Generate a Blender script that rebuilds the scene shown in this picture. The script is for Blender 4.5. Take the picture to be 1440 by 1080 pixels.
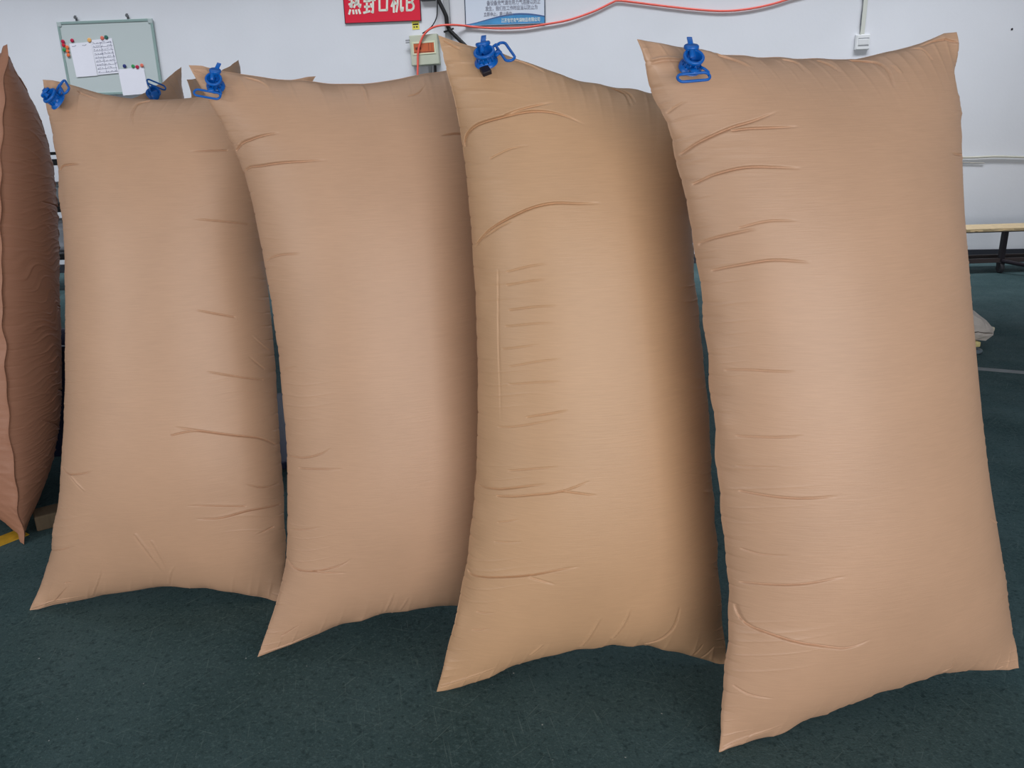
import bpy, bmesh, math, random, json
import numpy as np
from mathutils import Vector, Matrix

for o in list(bpy.data.objects): bpy.data.objects.remove(o, do_unlink=True)
SC = bpy.context.scene
COL = SC.collection

# ---------------------------------------------------------------- camera, world, lights, exposure
F_PX, PITCH, ROLL, CAM_H = 1080.0, math.radians(17.5), math.radians(1.8), 1.6
_fw = np.array([0, math.cos(PITCH), -math.sin(PITCH)])
_r0 = np.array([1.0, 0, 0]); _u0 = np.cross(_r0, _fw)
_rt = math.cos(ROLL)*_r0 - math.sin(ROLL)*_u0; _up = np.cross(_rt, _fw)
CAM = np.array([0, 0, CAM_H])
cd = bpy.data.cameras.new('camera'); co = bpy.data.objects.new('camera', cd); COL.objects.link(co)
cd.sensor_width = 36; cd.lens = F_PX/1440*36; cd.clip_start = .05; cd.clip_end = 100
co.matrix_world = Matrix(((_rt[0], _up[0], -_fw[0], 0), (_rt[1], _up[1], -_fw[1], 0), (_rt[2], _up[2], -_fw[2], CAM_H), (0, 0, 0, 1)))
SC.camera = co

SC.view_settings.view_transform = 'Standard'; SC.view_settings.look = 'None'
SC.view_settings.gamma = 1; SC.view_settings.exposure = 0.0
SC.view_settings.use_curve_mapping = False

w = bpy.data.worlds.new('daylight'); SC.world = w; w.use_nodes = True
w.node_tree.nodes['Background'].inputs[0].default_value = (.80, .88, 1.0, 1)
w.node_tree.nodes['Background'].inputs[1].default_value = 0.35

def area(name, loc, target, sx, sy, power, colr):
    l = bpy.data.lights.new(name, 'AREA'); l.shape = 'RECTANGLE'; l.size = sx; l.size_y = sy; l.energy = power; l.color = colr
    o = bpy.data.objects.new(name, l); COL.objects.link(o); o.location = loc
    o.rotation_euler = (Vector(target)-Vector(loc)).to_track_quat('-Z', 'Y').to_euler()
    return o
area('door_daylight', (2.0, -4.4, 1.05), (0.3, 2.5, .8), 7.0, 2.0, 300, (1.0, .97, .94))
area('left_fill', (-4.2, -1.2, 1.7), (-1.2, 2.4, .9), 2.6, 1.8, 58, (1.0, .97, .94))  # added fill lamp that brightens the bag by the whiteboard
area('back_wall_fill', (-1.2, 8.2, 5.6), (-1.06, 9.55, 2.2), 15.5, .8, 176, (.92, .95, 1.0)).data.spread = math.radians(76)  # unseen fill lamp, added and aimed to brighten the back wall
area('bag_top_fill', (0.2, 2.9, 5.7), (0.2, 2.4, 0), 8, 1.6, 14, (.88, .93, 1.0)).data.spread = math.radians(95)  # weak overhead fill, added for the upward faces of the bags

# ---------------------------------------------------------------- the wall behind, and points on it
YAW = math.radians(6.0)
WN = np.array([-math.sin(YAW), -math.cos(YAW), 0.0])       # wall normal, into the hall
WT = np.array([math.cos(YAW), -math.sin(YAW), 0.0])        # along the wall, to the right
WP = np.array([6.0, 9.75, 0.0])
def sight(x, y):
    d = _fw*F_PX + _rt*(x-720) - _up*(y-540); return d/np.linalg.norm(d)
def onw(x, y, off=0.0):
    d = sight(x, y); P0 = WP + WN*off; return CAM + d*(((P0-CAM) @ WN)/(d @ WN))
def onz(x, y, z=0.0):
    d = sight(x, y); return CAM + d*((z-CAM_H)/d[2])
def ony(x, y, Y):
    d = sight(x, y); return CAM + d*(Y/d[1])
# ---------------------------------------------------------------- bag geometry (metric, numpy only)
NB = 25
def bag_frame(c):
    BL, BR, TL, TR = [np.array(v, float) for v in c]
    ex = (BR + TR - BL - TL); ex /= np.linalg.norm(ex)
    ez = (TL + TR - BL - BR); ez -= ex * (ez @ ex); ez /= np.linalg.norm(ez)
    return BL, BR, TL, TR, ex, ez, np.cross(ex, ez)

def bag_mid(c, off, u, v):
    """mid surface of the bag: bilinear between its corners, its four seams bowed in the bag's own plane"""
    BL, BR, TL, TR, ex, ez, n = bag_frame(c)
    k = np.linspace(0, 1, NB)
    oL, oR = np.interp(v, k, off['L']), np.interp(v, k, off['R'])
    oB, oT = np.interp(u, k, off['B']), np.interp(u, k, off['T'])
    U, V = u[..., None], v[..., None]
    P = (1-U)*(1-V)*BL + U*(1-V)*BR + (1-U)*V*TL + U*V*TR
    P = P + n*(off.get('bend', 0.0)*(1-(2*V-1)**2))
    P = P + ex*((1-U)*oL[..., None] + U*oR[..., None]) + ez*((1-V)*oB[..., None] + V*oT[..., None])
    return P

def bag_thick(s, t, T, side=1, hem=.997):
    """half thickness: a fat lens across, rounding off to the two end seams, with a flat sealed hem"""
    a = np.clip(np.abs(s)/hem, 0, 1); b = np.clip(np.abs(t)/.998, 0, 1)
    f = (1 - a**2.2)**(.62 if side > 0 else .95)
    if side < 0: T = .8*T
    g = (1 - b**3.6)**.62
    e = .25 + .75*(1 - (a*b)**6)
    return T*f*g*e + .0012*np.clip((1-np.abs(s))/.004, 0, 1)*np.clip((1-np.abs(t))/.002, 0, 1)

def bag_point(c, off, T, s, t, side=1, hem=.997):
    s, t = np.asarray(s, float), np.asarray(t, float)
    n = bag_frame(c)[6]
    return bag_mid(c, off, (s+1)/2, (t+1)/2) + side*n*bag_thick(s, t, T, side, hem)[..., None]
BAGS = json.loads('''{"A":{"c":[[-2.1298,2.982,0.0],[-2.8298,3.702,0.0],[-1.8308,3.12,2.002],[-2.5308,3.84,2.002]],
"T":0.3,
"off":{"L":[0.0,0.0206,0.0362,0.0479,0.0562,0.0619,0.0656,0.0679,0.0691,0.0697,0.0699,0.07,0.07,0.07,0.0699,0.0697,0.0691,0.0679,0.0656,0.0619,0.0562,0.0479,0.0362,0.0206,0.0],
"R":[-0.0,-0.0206,-0.0362,-0.0479,-0.0562,-0.0619,-0.0656,-0.0679,-0.0691,-0.0697,-0.0699,-0.07,-0.07,-0.07,-0.0699,-0.0697,-0.0691,-0.0679,-0.0656,-0.0619,-0.0562,-0.0479,-0.0362,-0.0206,-0.0],
"B":[0.0,0.0056,0.0107,0.0153,0.0194,0.0231,0.0262,0.0289,0.0311,0.0328,0.034,0.0348,0.035,0.0348,0.034,0.0328,0.0311,0.0289,0.0262,0.0231,0.0194,0.0153,0.0107,0.0056,0.0],
"T":[-0.0,-0.008,-0.0153,-0.0219,-0.0278,-0.033,-0.0375,-0.0413,-0.0444,-0.0469,-0.0486,-0.0497,-0.05,-0.0497,-0.0486,-0.0469,-0.0444,-0.0413,-0.0375,-0.033,-0.0278,-0.0219,-0.0153,-0.008,-0.0],
"bend":-0.035},
"cr":[[1.2,[[-0.361,0.532],[0.308,0.499],[0.65,0.47],[0.749,0.456]]],[0.7,[[-0.787,0.451],[0.551,0.432],[0.726,0.432]]],[1.2,[[-0.574,-0.39],[0.399,-0.517],[0.666,-0.551],[0.802,-0.532]]],[0.8,[[-0.034,-0.437],[0.475,-0.423],[0.673,-0.47]]],[1,[[-0.513,-0.758],[-0.087,-0.872],[0.24,-0.914],[0.567,-0.895]]],[0.9,[[-0.856,0.933],[-0.635,0.9],[-0.544,0.844]]],[1,[[0.346,0.877],[0.057,0.825],[-0.232,0.725]]],[0.8,[[0.551,0.81],[0.224,0.787],[-0.171,0.692]]],[0.7,[[0.027,0.347],[0.453,0.267],[0.719,0.243]]],[0.7,[[-0.559,0.002],[0.506,-0.092],[0.757,-0.078]]],[0.7,[[-0.84,-0.489],[0.262,-0.815],[-0.947,-0.782]]],[0.8,[[-0.787,-0.598],[0.384,-0.678],[0.643,-0.598]]]]},
"B":{"c":[[-1.8109,2.4776,0.0],[-0.8766,2.4815,0.0],[-1.5002,2.7,1.8388],[-0.6202,2.76,1.8284]],
"T":0.2,
"off":{"L":[0.0,0.0279,0.0536,0.0699,0.081,0.0904,0.098,0.1028,0.1071,0.1105,0.1104,0.1093,0.1082,0.1071,0.1055,0.1022,0.0984,0.0935,0.0858,0.0763,0.0646,0.0505,0.034,0.0155,0.0],
"R":[0.0,0.0026,0.0026,-0.0019,-0.0095,-0.0178,-0.0262,-0.0351,-0.0458,-0.0561,-0.0648,-0.0736,-0.084,-0.0952,-0.1072,-0.1218,-0.1345,-0.1403,-0.1433,-0.1392,-0.1306,-0.1163,-0.0923,-0.0564,0.0],
"B":[0.0,0.0072,0.0143,0.0213,0.028,0.0343,0.041,0.0475,0.0539,0.06,0.0651,0.0689,0.0723,0.0752,0.0757,0.0718,0.0668,0.0613,0.0539,0.046,0.0377,0.0287,0.0192,0.0096,0.0],
"T":[0.0,-0.004,-0.0115,-0.0233,-0.036,-0.047,-0.0538,-0.0596,-0.0635,-0.0665,-0.0685,-0.0667,-0.064,-0.0608,-0.0562,-0.0514,-0.0459,-0.04,-0.034,-0.028,-0.0213,-0.0146,-0.0088,-0.0043,0.0],
"bend":0.0},
"cr":[[1,[[-0.901,0.688],[-0.833,0.706],[-0.643,0.73]]],[1.125,[[0.985,-0.352],[0.879,-0.314],[0.696,-0.295],[0.483,-0.276],[0.224,-0.253]]],[0.6,[[0.194,-0.286],[0.369,-0.272],[0.536,-0.281]]],[1.125,[[0.985,-0.588],[0.772,-0.598],[0.559,-0.626],[0.377,-0.631]]],[0.625,[[0.749,-0.579],[0.513,-0.574],[0.308,-0.574]]],[0.625,[[0.757,0.149],[0.445,0.187]]],[0.625,[[0.924,-0.092],[0.719,-0.069],[0.498,-0.045]]],[0.625,[[0.901,0.48],[0.445,0.517]]],[0.625,[[0.643,0.749],[0.316,0.763]]],[0.8,[[-0.924,-0.395],[-0.78,-0.418],[-0.513,-0.399]]],[-0.6,[[-0.78,-0.418],[-0.582,-0.48]]],[0.5,[[-0.985,-0.744],[-0.825,-0.73],[-0.658,-0.711]]],[-0.8,[[-0.11,-0.678],[0.004,-0.777],[0.126,-0.891]]],[-0.6,[[0.019,-0.716],[0.087,-0.792],[0.148,-0.877]]],[-0.6,[[0.148,-0.966],[0.171,-0.891],[0.202,-0.848]]],[0.9,[[-0.202,0.99],[-0.27,0.971],[-0.262,0.924],[-0.224,0.886]]],[-0.6,[[-0.802,-0.971],[-0.688,-0.891]]],[-0.5,[[-0.468,-0.976],[-0.407,-0.862],[-0.399,-0.792]]],[-0.5,[[-0.734,0.985],[-0.559,0.976]]],[0.75,[[0.977,-0.503],[0.879,-0.508],[0.757,-0.489]]],[0.625,[[0.932,-0.673],[0.81,-0.702]]],[0.625,[[0.939,-0.054],[0.833,0.002]]],[-0.5,[[0.985,0.017],[0.871,0.083]]],[0.5,[[0.985,0.281],[0.894,0.291]]],[-0.5,[[-0.985,-0.99],[-0.772,-0.971],[-0.529,-0.966]]],[0.4,[[-0.726,-0.881],[-0.658,-0.877]]]],
"valve":[-0.825,0.924]},
"C":{"c":[[-0.8702,2.1597,0.0],[0.0744,2.3326,-0.0],[-0.8914,2.36,1.836],[-0.0128,2.52,1.8226]],
"T":0.19,
"off":{"L":[0.0,0.0337,0.0666,0.095,0.1188,0.1316,0.1401,0.1476,0.1548,0.1606,0.163,0.1644,0.1654,0.1651,0.1635,0.1606,0.1559,0.1501,0.143,0.1348,0.1232,0.1005,0.0713,0.0359,0.0],
"R":[0.0,-0.0151,-0.0302,-0.0452,-0.0586,-0.0642,-0.0661,-0.0674,-0.0687,-0.0696,-0.0691,-0.068,-0.0668,-0.0655,-0.0636,-0.0602,-0.0564,-0.0526,-0.0485,-0.043,-0.0367,-0.0302,-0.0231,-0.0129,0.0],
"B":[0.0,0.01,0.0201,0.031,0.0425,0.0543,0.0654,0.0756,0.0832,0.0879,0.0917,0.0947,0.0972,0.0978,0.0972,0.096,0.093,0.0887,0.083,0.0724,0.0582,0.0437,0.0291,0.0146,0.0],
"T":[0.0,-0.0023,-0.0132,-0.02,-0.0258,-0.0312,-0.0362,-0.0394,-0.0424,-0.0454,-0.0484,-0.0512,-0.053,-0.053,-0.0485,-0.0432,-0.0374,-0.0306,-0.0239,-0.0182,-0.0131,-0.009,-0.0059,-0.0029,0.0],
"bend":0.0},
"cr":[[1.1,[[-0.985,0.74],[-0.879,0.768],[-0.734,0.792],[-0.589,0.806]]],[1,[[-0.985,0.678],[-0.879,0.692],[-0.635,0.711],[-0.316,0.721]]],[0.6,[[-0.962,0.395],[-0.825,0.418],[-0.658,0.423]]],[0.35,[[-0.977,0.035],[-0.818,0.054]]],[0.7,[[-0.985,-0.258],[-0.81,-0.258],[-0.666,-0.248],[-0.582,-0.234]]],[0.6,[[-0.879,-0.295],[-0.719,-0.3],[-0.491,-0.314]]],[0.9,[[-0.985,-0.636],[-0.901,-0.664],[-0.749,-0.678],[-0.521,-0.678],[-0.43,-0.659]]],[0.6,[[-0.749,-0.678],[-0.46,-0.716]]],[0.75,[[0.742,0.773],[0.658,0.777],[0.544,0.773]]],[-0.7,[[0.072,0.99],[0.087,0.957],[0.072,0.905]]],[-0.7,[[-0.126,-0.966],[-0.08,-0.848]]],[-0.5,[[-0.019,-0.971],[0.034,-0.886]]],[0.4,[[-0.962,-0.522],[-0.696,-0.513]]],[-0.6,[[-0.658,0.99],[-0.574,0.981],[-0.529,0.957]]],[-0.5,[[-0.985,0.985],[-0.886,0.957],[-0.764,0.947]]],[0.4,[[0.361,0.924],[0.437,0.929],[0.498,0.957]]],[0.4,[[-0.871,-0.933],[-0.757,-0.9]]],[-0.5,[[-0.985,-0.99],[-0.772,-0.985],[-0.582,-0.962]]]],
"valve":[-0.886,0.938]},
"D":{"c":[[-0.2602,1.9596,0.0],[0.652,2.0462,0.0],[-0.1623,2.16,1.8666],[0.6534,2.3,1.7469]],
"T":0.195,
"off":{"L":[0.0,0.0177,0.0354,0.0527,0.0683,0.0826,0.0926,0.1006,0.1077,0.1118,0.1142,0.1152,0.1139,0.112,0.1093,0.106,0.1019,0.0957,0.0886,0.0808,0.0718,0.0596,0.0437,0.0208,0.0],
"R":[0.0,-0.0079,-0.0157,-0.0233,-0.0301,-0.0367,-0.0433,-0.0499,-0.0563,-0.062,-0.0676,-0.0734,-0.08,-0.0881,-0.0969,-0.1069,-0.1164,-0.1227,-0.1267,-0.1264,-0.1086,-0.0835,-0.0559,-0.0281,0.0],
"B":[0.0,0.0034,0.0097,0.0223,0.0372,0.0516,0.0643,0.0766,0.0868,0.0942,0.1004,0.1045,0.1066,0.1079,0.1078,0.1058,0.1024,0.0938,0.0832,0.0702,0.0554,0.0406,0.0252,0.0107,0.0],
"T":[0.0,-0.0057,-0.0111,-0.0148,-0.0181,-0.0218,-0.0273,-0.0344,-0.042,-0.0498,-0.0571,-0.0605,-0.0628,-0.0646,-0.0643,-0.0639,-0.0656,-0.0661,-0.059,-0.0494,-0.0396,-0.0297,-0.0198,-0.0099,0.0],
"bend":0.0},
"cr":[[1.3,[[-0.985,0.706],[-0.955,0.744],[-0.856,0.777],[-0.658,0.806],[-0.422,0.839],[-0.255,0.848],[-0.118,0.839]]],[0.8,[[-0.681,0.806],[-0.468,0.848],[-0.316,0.881]]],[1.1,[[-0.985,0.432],[-0.856,0.489],[-0.635,0.536],[-0.354,0.579],[0.011,0.607]]],[0.6,[[-0.917,0.461],[-0.802,0.494],[-0.681,0.517]]],[0.4,[[-0.818,0.683],[-0.681,0.711],[-0.529,0.73]]],[0.3,[[-0.825,0.38],[-0.848,0.168],[-0.84,-0.087]]],[0.35,[[-0.764,0.371],[-0.445,0.399]]],[0.35,[[-0.772,0.333],[-0.46,0.352]]],[0.35,[[-0.764,0.262],[-0.392,0.276]]],[0.3,[[-0.795,0.215],[-0.422,0.224]]],[0.3,[[-0.825,0.149],[-0.544,0.158]]],[0.3,[[-0.78,0.097],[-0.384,0.116]]],[0.35,[[-0.787,0.045],[-0.392,0.045]]],[0.5,[[-0.658,-0.059],[-0.506,-0.054],[-0.346,-0.045]]],[0.4,[[-0.863,-0.087],[-0.658,-0.083],[-0.422,-0.073]]],[0.4,[[-0.78,-0.22],[-0.422,-0.224]]],[0.9,[[-0.985,-0.286],[-0.749,-0.276],[-0.506,-0.276]]],[0.8,[[-0.856,-0.3],[-0.643,-0.305],[-0.392,-0.305],[-0.179,-0.276]]],[0.6,[[-0.392,-0.305],[-0.126,-0.328]]],[0.35,[[-0.833,-0.385],[-0.681,-0.38]]],[0.35,[[-0.84,-0.447],[-0.643,-0.456]]],[1.1,[[-0.985,-0.56],[-0.955,-0.574],[-0.787,-0.569],[-0.536,-0.579],[-0.224,-0.574]]],[0.5,[[-0.567,-0.584],[-0.369,-0.631]]],[0.4,[[-0.879,-0.692],[-0.757,-0.697]]],[0.4,[[-0.879,-0.758],[-0.757,-0.754]]],[1.0,[[0.369,-0.966],[0.468,-0.919],[0.544,-0.848],[0.574,-0.754]]],[-0.9,[[-0.08,-0.952],[-0.034,-0.853],[-0.004,-0.792]]],[-0.8,[[0.118,-0.919],[0.171,-0.834],[0.194,-0.763]]],[-0.6,[[-0.422,-0.929],[-0.354,-0.881]]],[1.1,[[0.118,0.99],[0.194,0.971],[0.232,0.924]]],[0.8,[[0.179,0.99],[0.232,0.966],[0.262,0.938]]],[-0.5,[[0.939,-0.333],[0.795,-0.324]]],[-0.5,[[0.985,-0.626],[0.863,-0.588]]],[-0.8,[[-0.559,0.99],[-0.43,0.99],[-0.323,0.976]]],[0.5,[[-0.97,0.99],[-0.863,0.976]]],[0.6,[[0.802,-0.99],[0.901,-0.919]]],[0.5,[[0.742,-0.981],[0.802,-0.914]]],[-0.5,[[-0.985,-0.976],[-0.81,-0.947],[-0.628,-0.938]]]],
"valve":[-0.734,0.947]},
"E":{"c":[[0.5292,1.6858,0.0],[1.4938,1.9274,0.05],[0.3045,1.89,1.8116],[1.1538,2.12,1.8305]],
"T":0.2,
"off":{"L":[0.0,0.0148,0.0296,0.0444,0.0595,0.0738,0.0819,0.0837,0.0844,0.085,0.0861,0.0874,0.089,0.0911,0.0931,0.0941,0.0944,0.0924,0.0876,0.0815,0.0727,0.0603,0.0416,0.0184,0.0],
"R":[0.0,-0.0059,-0.014,-0.024,-0.0333,-0.0419,-0.0497,-0.0565,-0.0629,-0.0679,-0.0718,-0.0733,-0.0724,-0.071,-0.0696,-0.0681,-0.0658,-0.0622,-0.0571,-0.0493,-0.0393,-0.0276,-0.0159,-0.0066,0.0],
"B":[0.0,0.0021,0.0042,0.007,0.0128,0.0217,0.0317,0.037,0.0393,0.0447,0.0504,0.055,0.0569,0.0582,0.0594,0.0602,0.0595,0.0574,0.052,0.0442,0.0353,0.0246,0.0143,0.0053,0.0],
"T":[0.0,-0.0037,-0.0097,-0.0168,-0.0241,-0.0306,-0.0359,-0.04,-0.0425,-0.0448,-0.047,-0.0491,-0.0511,-0.0532,-0.0552,-0.0564,-0.0549,-0.0497,-0.0439,-0.0381,-0.0319,-0.0245,-0.0139,-0.0015,0.0],
"bend":0.0},
"cr":[[1,[[-0.985,0.716],[-0.894,0.744],[-0.719,0.782],[-0.597,0.801],[-0.437,0.829]]],[0.8,[[-0.734,0.773],[-0.612,0.782],[-0.361,0.787]]],[0.9,[[-0.97,0.64],[-0.856,0.664],[-0.681,0.683],[-0.43,0.678]]],[0.9,[[-0.985,0.484],[-0.947,0.499],[-0.734,0.527]]],[0.5,[[-0.818,0.527],[-0.673,0.546],[-0.521,0.546]]],[0.8,[[-0.962,0.418],[-0.848,0.432],[-0.673,0.447],[-0.483,0.437]]],[0.5,[[-0.955,0.154],[-0.833,0.158],[-0.628,0.154]]],[0.5,[[-0.932,-0.026],[-0.612,-0.021]]],[0.3,[[-0.939,-0.111],[-0.734,-0.106]]],[0.75,[[-0.939,-0.182],[-0.78,-0.191],[-0.453,-0.206]]],[0.4,[[-0.955,-0.352],[-0.871,-0.362],[-0.742,-0.362]]],[0.8,[[-0.97,-0.456],[-0.802,-0.451],[-0.453,-0.447]]],[1.1,[[-0.985,-0.527],[-0.947,-0.579],[-0.818,-0.607],[-0.597,-0.65],[-0.43,-0.683],[-0.285,-0.669]]],[0.4,[[-0.97,-0.777],[-0.894,-0.801],[-0.772,-0.815]]],[1.3,[[0.24,0.99],[0.369,0.976],[0.392,0.938],[0.361,0.891]]],[0.7,[[-0.194,0.985],[-0.141,0.971],[-0.141,0.938]]],[0.7,[[0.019,0.985],[0.057,0.966],[0.08,0.943]]],[-0.9,[[-0.582,0.99],[-0.498,0.981],[-0.43,0.952]]],[-0.8,[[-0.977,0.947],[-0.886,0.957],[-0.749,0.957]]],[0.6,[[0.886,0.664],[0.688,0.683]]],[0.5,[[0.338,-0.943],[0.384,-0.924],[0.361,-0.872]]],[0.4,[[0.81,-0.99],[0.856,-0.971]]],[0.7,[[0.985,0.971],[0.84,0.99],[0.704,0.99]]],[0.5,[[0.742,0.943],[0.711,0.981],[0.658,0.99]]],[-0.6,[[0.453,0.957],[0.468,0.924]]],[0.35,[[-0.985,0.82],[-0.939,0.834],[-0.879,0.848]]],[-0.5,[[0.894,-0.437],[0.704,-0.39]]],[-0.5,[[0.894,-0.688],[0.734,-0.673]]],[-0.5,[[-0.985,-0.985],[-0.856,-0.957],[-0.681,-0.929]]]],
"valve":[-0.795,0.933]},
"F":{"c":[[-1.7218,3.5,0.17],[-1.6438,4.08,0.17],[-1.7018,3.62,1.8116],[-1.6238,4.2,2.011]],
"T":0.15,
"off":{"L":[0.0,0.0147,0.0259,0.0342,0.0401,0.0442,0.0469,0.0485,0.0494,0.0498,0.05,0.05,0.05,0.05,0.05,0.0498,0.0494,0.0485,0.0469,0.0442,0.0401,0.0342,0.0259,0.0147,0.0],
"R":[-0.0,-0.0147,-0.0259,-0.0342,-0.0401,-0.0442,-0.0469,-0.0485,-0.0494,-0.0498,-0.05,-0.05,-0.05,-0.05,-0.05,-0.0498,-0.0494,-0.0485,-0.0469,-0.0442,-0.0401,-0.0342,-0.0259,-0.0147,-0.0],
"B":[0.0,0.0096,0.0183,0.0262,0.0333,0.0396,0.045,0.0496,0.0533,0.0562,0.0583,0.0596,0.06,0.0596,0.0583,0.0562,0.0533,0.0496,0.045,0.0396,0.0333,0.0262,0.0183,0.0096,0.0],
"T":[-0.0,-0.0032,-0.0061,-0.0088,-0.0111,-0.0132,-0.015,-0.0165,-0.0178,-0.0188,-0.0194,-0.0199,-0.02,-0.0199,-0.0194,-0.0188,-0.0178,-0.0165,-0.015,-0.0132,-0.0111,-0.0088,-0.0061,-0.0032,-0.0],
"bend":0.0},
"valve":[-0.164,0.99]},
"G":{"c":[[-1.3763,3.43,0.17],[-1.3333,4.03,0.17],[-1.3563,3.55,1.8959],[-1.3133,4.15,2.0305]],
"T":0.13,
"off":{"L":[0.0,0.0147,0.0259,0.0342,0.0401,0.0442,0.0469,0.0485,0.0494,0.0498,0.05,0.05,0.05,0.05,0.05,0.0498,0.0494,0.0485,0.0469,0.0442,0.0401,0.0342,0.0259,0.0147,0.0],
"R":[-0.0,-0.0147,-0.0259,-0.0342,-0.0401,-0.0442,-0.0469,-0.0485,-0.0494,-0.0498,-0.05,-0.05,-0.05,-0.05,-0.05,-0.0498,-0.0494,-0.0485,-0.0469,-0.0442,-0.0401,-0.0342,-0.0259,-0.0147,-0.0],
"B":[0.0,0.0096,0.0183,0.0262,0.0333,0.0396,0.045,0.0496,0.0533,0.0562,0.0583,0.0596,0.06,0.0596,0.0583,0.0562,0.0533,0.0496,0.045,0.0396,0.0333,0.0262,0.0183,0.0096,0.0],
"T":[-0.0,-0.0032,-0.0061,-0.0088,-0.0111,-0.0132,-0.015,-0.0165,-0.0178,-0.0188,-0.0194,-0.0199,-0.02,-0.0199,-0.0194,-0.0188,-0.0178,-0.0165,-0.015,-0.0132,-0.0111,-0.0088,-0.0061,-0.0032,-0.0],
"bend":0.0}}}''')
# ---------------------------------------------------------------- materials
def srgb(r, g, b):
    f = lambda c: c/12.92 if c <= .04045 else ((c+.055)/1.055)**2.4
    return (f(r/255), f(g/255), f(b/255), 1)
def mat(name, colr, rough=.6, spec=.4, metal=0, noise=0, scale=8, bump=0, bscale=60, trans=0, stretch=(1, 1, 1), alpha=1):
    m = bpy.data.materials.new(name); m.use_nodes = True; nt = m.node_tree; b = nt.nodes['Principled BSDF']
    c = srgb(*colr); b.inputs['Base Color'].default_value = c
    b.inputs['Roughness'].default_value = rough; b.inputs['Specular IOR Level'].default_value = spec; b.inputs['Metallic'].default_value = metal
    if trans: b.inputs['Transmission Weight'].default_value = trans
    tc = nt.nodes.new('ShaderNodeTexCoord'); mp = nt.nodes.new('ShaderNodeMapping'); mp.inputs['Scale'].default_value = stretch
    nt.links.new(tc.outputs['Object'], mp.inputs[0])
    if noise:
        n = nt.nodes.new('ShaderNodeTexNoise'); n.inputs['Scale'].default_value = scale; n.inputs['Detail'].default_value = 6
        nt.links.new(mp.outputs[0], n.inputs[0])
        r = nt.nodes.new('ShaderNodeValToRGB'); r.color_ramp.elements[0].position = .3; r.color_ramp.elements[1].position = .7
        r.color_ramp.elements[0].color = tuple(v*(1-noise) for v in c[:3])+(1,); r.color_ramp.elements[1].color = tuple(min(1, v*(1+noise)) for v in c[:3])+(1,)
        nt.links.new(n.outputs[0], r.inputs[0]); nt.links.new(r.outputs[0], b.inputs['Base Color'])
    if bump:
        n2 = nt.nodes.new('ShaderNodeTexNoise'); n2.inputs['Scale'].default_value = bscale; n2.inputs['Detail'].default_value = 4
        nt.links.new(mp.outputs[0], n2.inputs[0])
        bp = nt.nodes.new('ShaderNodeBump'); bp.inputs['Strength'].default_value = bump; bp.inputs['Distance'].default_value = .01
        nt.links.new(n2.outputs[0], bp.inputs['Height']); nt.links.new(bp.outputs[0], b.inputs['Normal'])
    return m

def kraft_mat(name, colr, rough=.48):
    m = mat(name, colr, rough, .6, noise=.05, scale=3.5)
    nt = m.node_tree; b = nt.nodes['Principled BSDF']; tc = next(n for n in nt.nodes if n.type == 'TEX_COORD')
    # faint paper fibre streaks, crosswise
    mp = nt.nodes.new('ShaderNodeMapping'); mp.inputs['Scale'].default_value = (3, 3, 60); nt.links.new(tc.outputs['Object'], mp.inputs[0])
    n = nt.nodes.new('ShaderNodeTexNoise'); n.inputs['Scale'].default_value = 6; n.inputs['Detail'].default_value = 5; nt.links.new(mp.outputs[0], n.inputs[0])
    src = b.inputs['Base Color'].links[0].from_socket
    mx = nt.nodes.new('ShaderNodeMix'); mx.data_type = 'RGBA'; mx.blend_type = 'MULTIPLY'; mx.inputs['Factor'].default_value = 1
    rp = nt.nodes.new('ShaderNodeMapRange'); rp.inputs['To Min'].default_value = .92; rp.inputs['To Max'].default_value = 1.08; nt.links.new(n.outputs[0], rp.inputs[0])
    nt.links.new(src, mx.inputs['A']); nt.links.new(rp.outputs[0], mx.inputs['B']); nt.links.new(mx.outputs['Result'], b.inputs['Base Color'])
    bp = nt.nodes.new('ShaderNodeBump'); bp.inputs['Strength'].default_value = .12; bp.inputs['Distance'].default_value = .004
    nt.links.new(n.outputs[0], bp.inputs['Height']); nt.links.new(bp.outputs[0], b.inputs['Normal'])
    return m

KRAFT = kraft_mat('kraft_paper', (196, 157, 128))
KRAFT_WARM = kraft_mat('kraft_paper_warm', (198, 158, 122))
KRAFT_DARK = kraft_mat('kraft_brown_shaded', (172, 122, 97), .55)  # browner paper, darkened further to carry the shade on bag A
BLUE = mat('blue_plastic', (0, 98, 190), .32, .5)
WALL = mat('painted_wall', (222, 224, 230), .75, .3, noise=.025, scale=1.2, bump=.1, bscale=30)
BLACK = mat('black_rubber', (22, 22, 24), .5)
DARK = mat('dark_paint', (36, 30, 38), .5)
NAVY = mat('navy_paint', (32, 38, 66), .45)
GREY = mat('grey_plastic', (196, 196, 190), .5, noise=.03)
WHITE = mat('white_plastic', (226, 228, 230), .4)
PAPER = mat('white_paper', (236, 236, 246), .8, noise=.01)
INK = mat('blue_ink', (62, 66, 110), .7)
RED = mat('red_enamel', (226, 34, 62), .4)
HOSE = mat('red_hose', (240, 98, 84), .35, .5)
STEEL = mat('steel', (150, 152, 155), .35, metal=.8)
WOOD = mat('raw_plywood', (214, 190, 150), .7, noise=.14, scale=14, stretch=(1, 1, 8))

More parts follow.
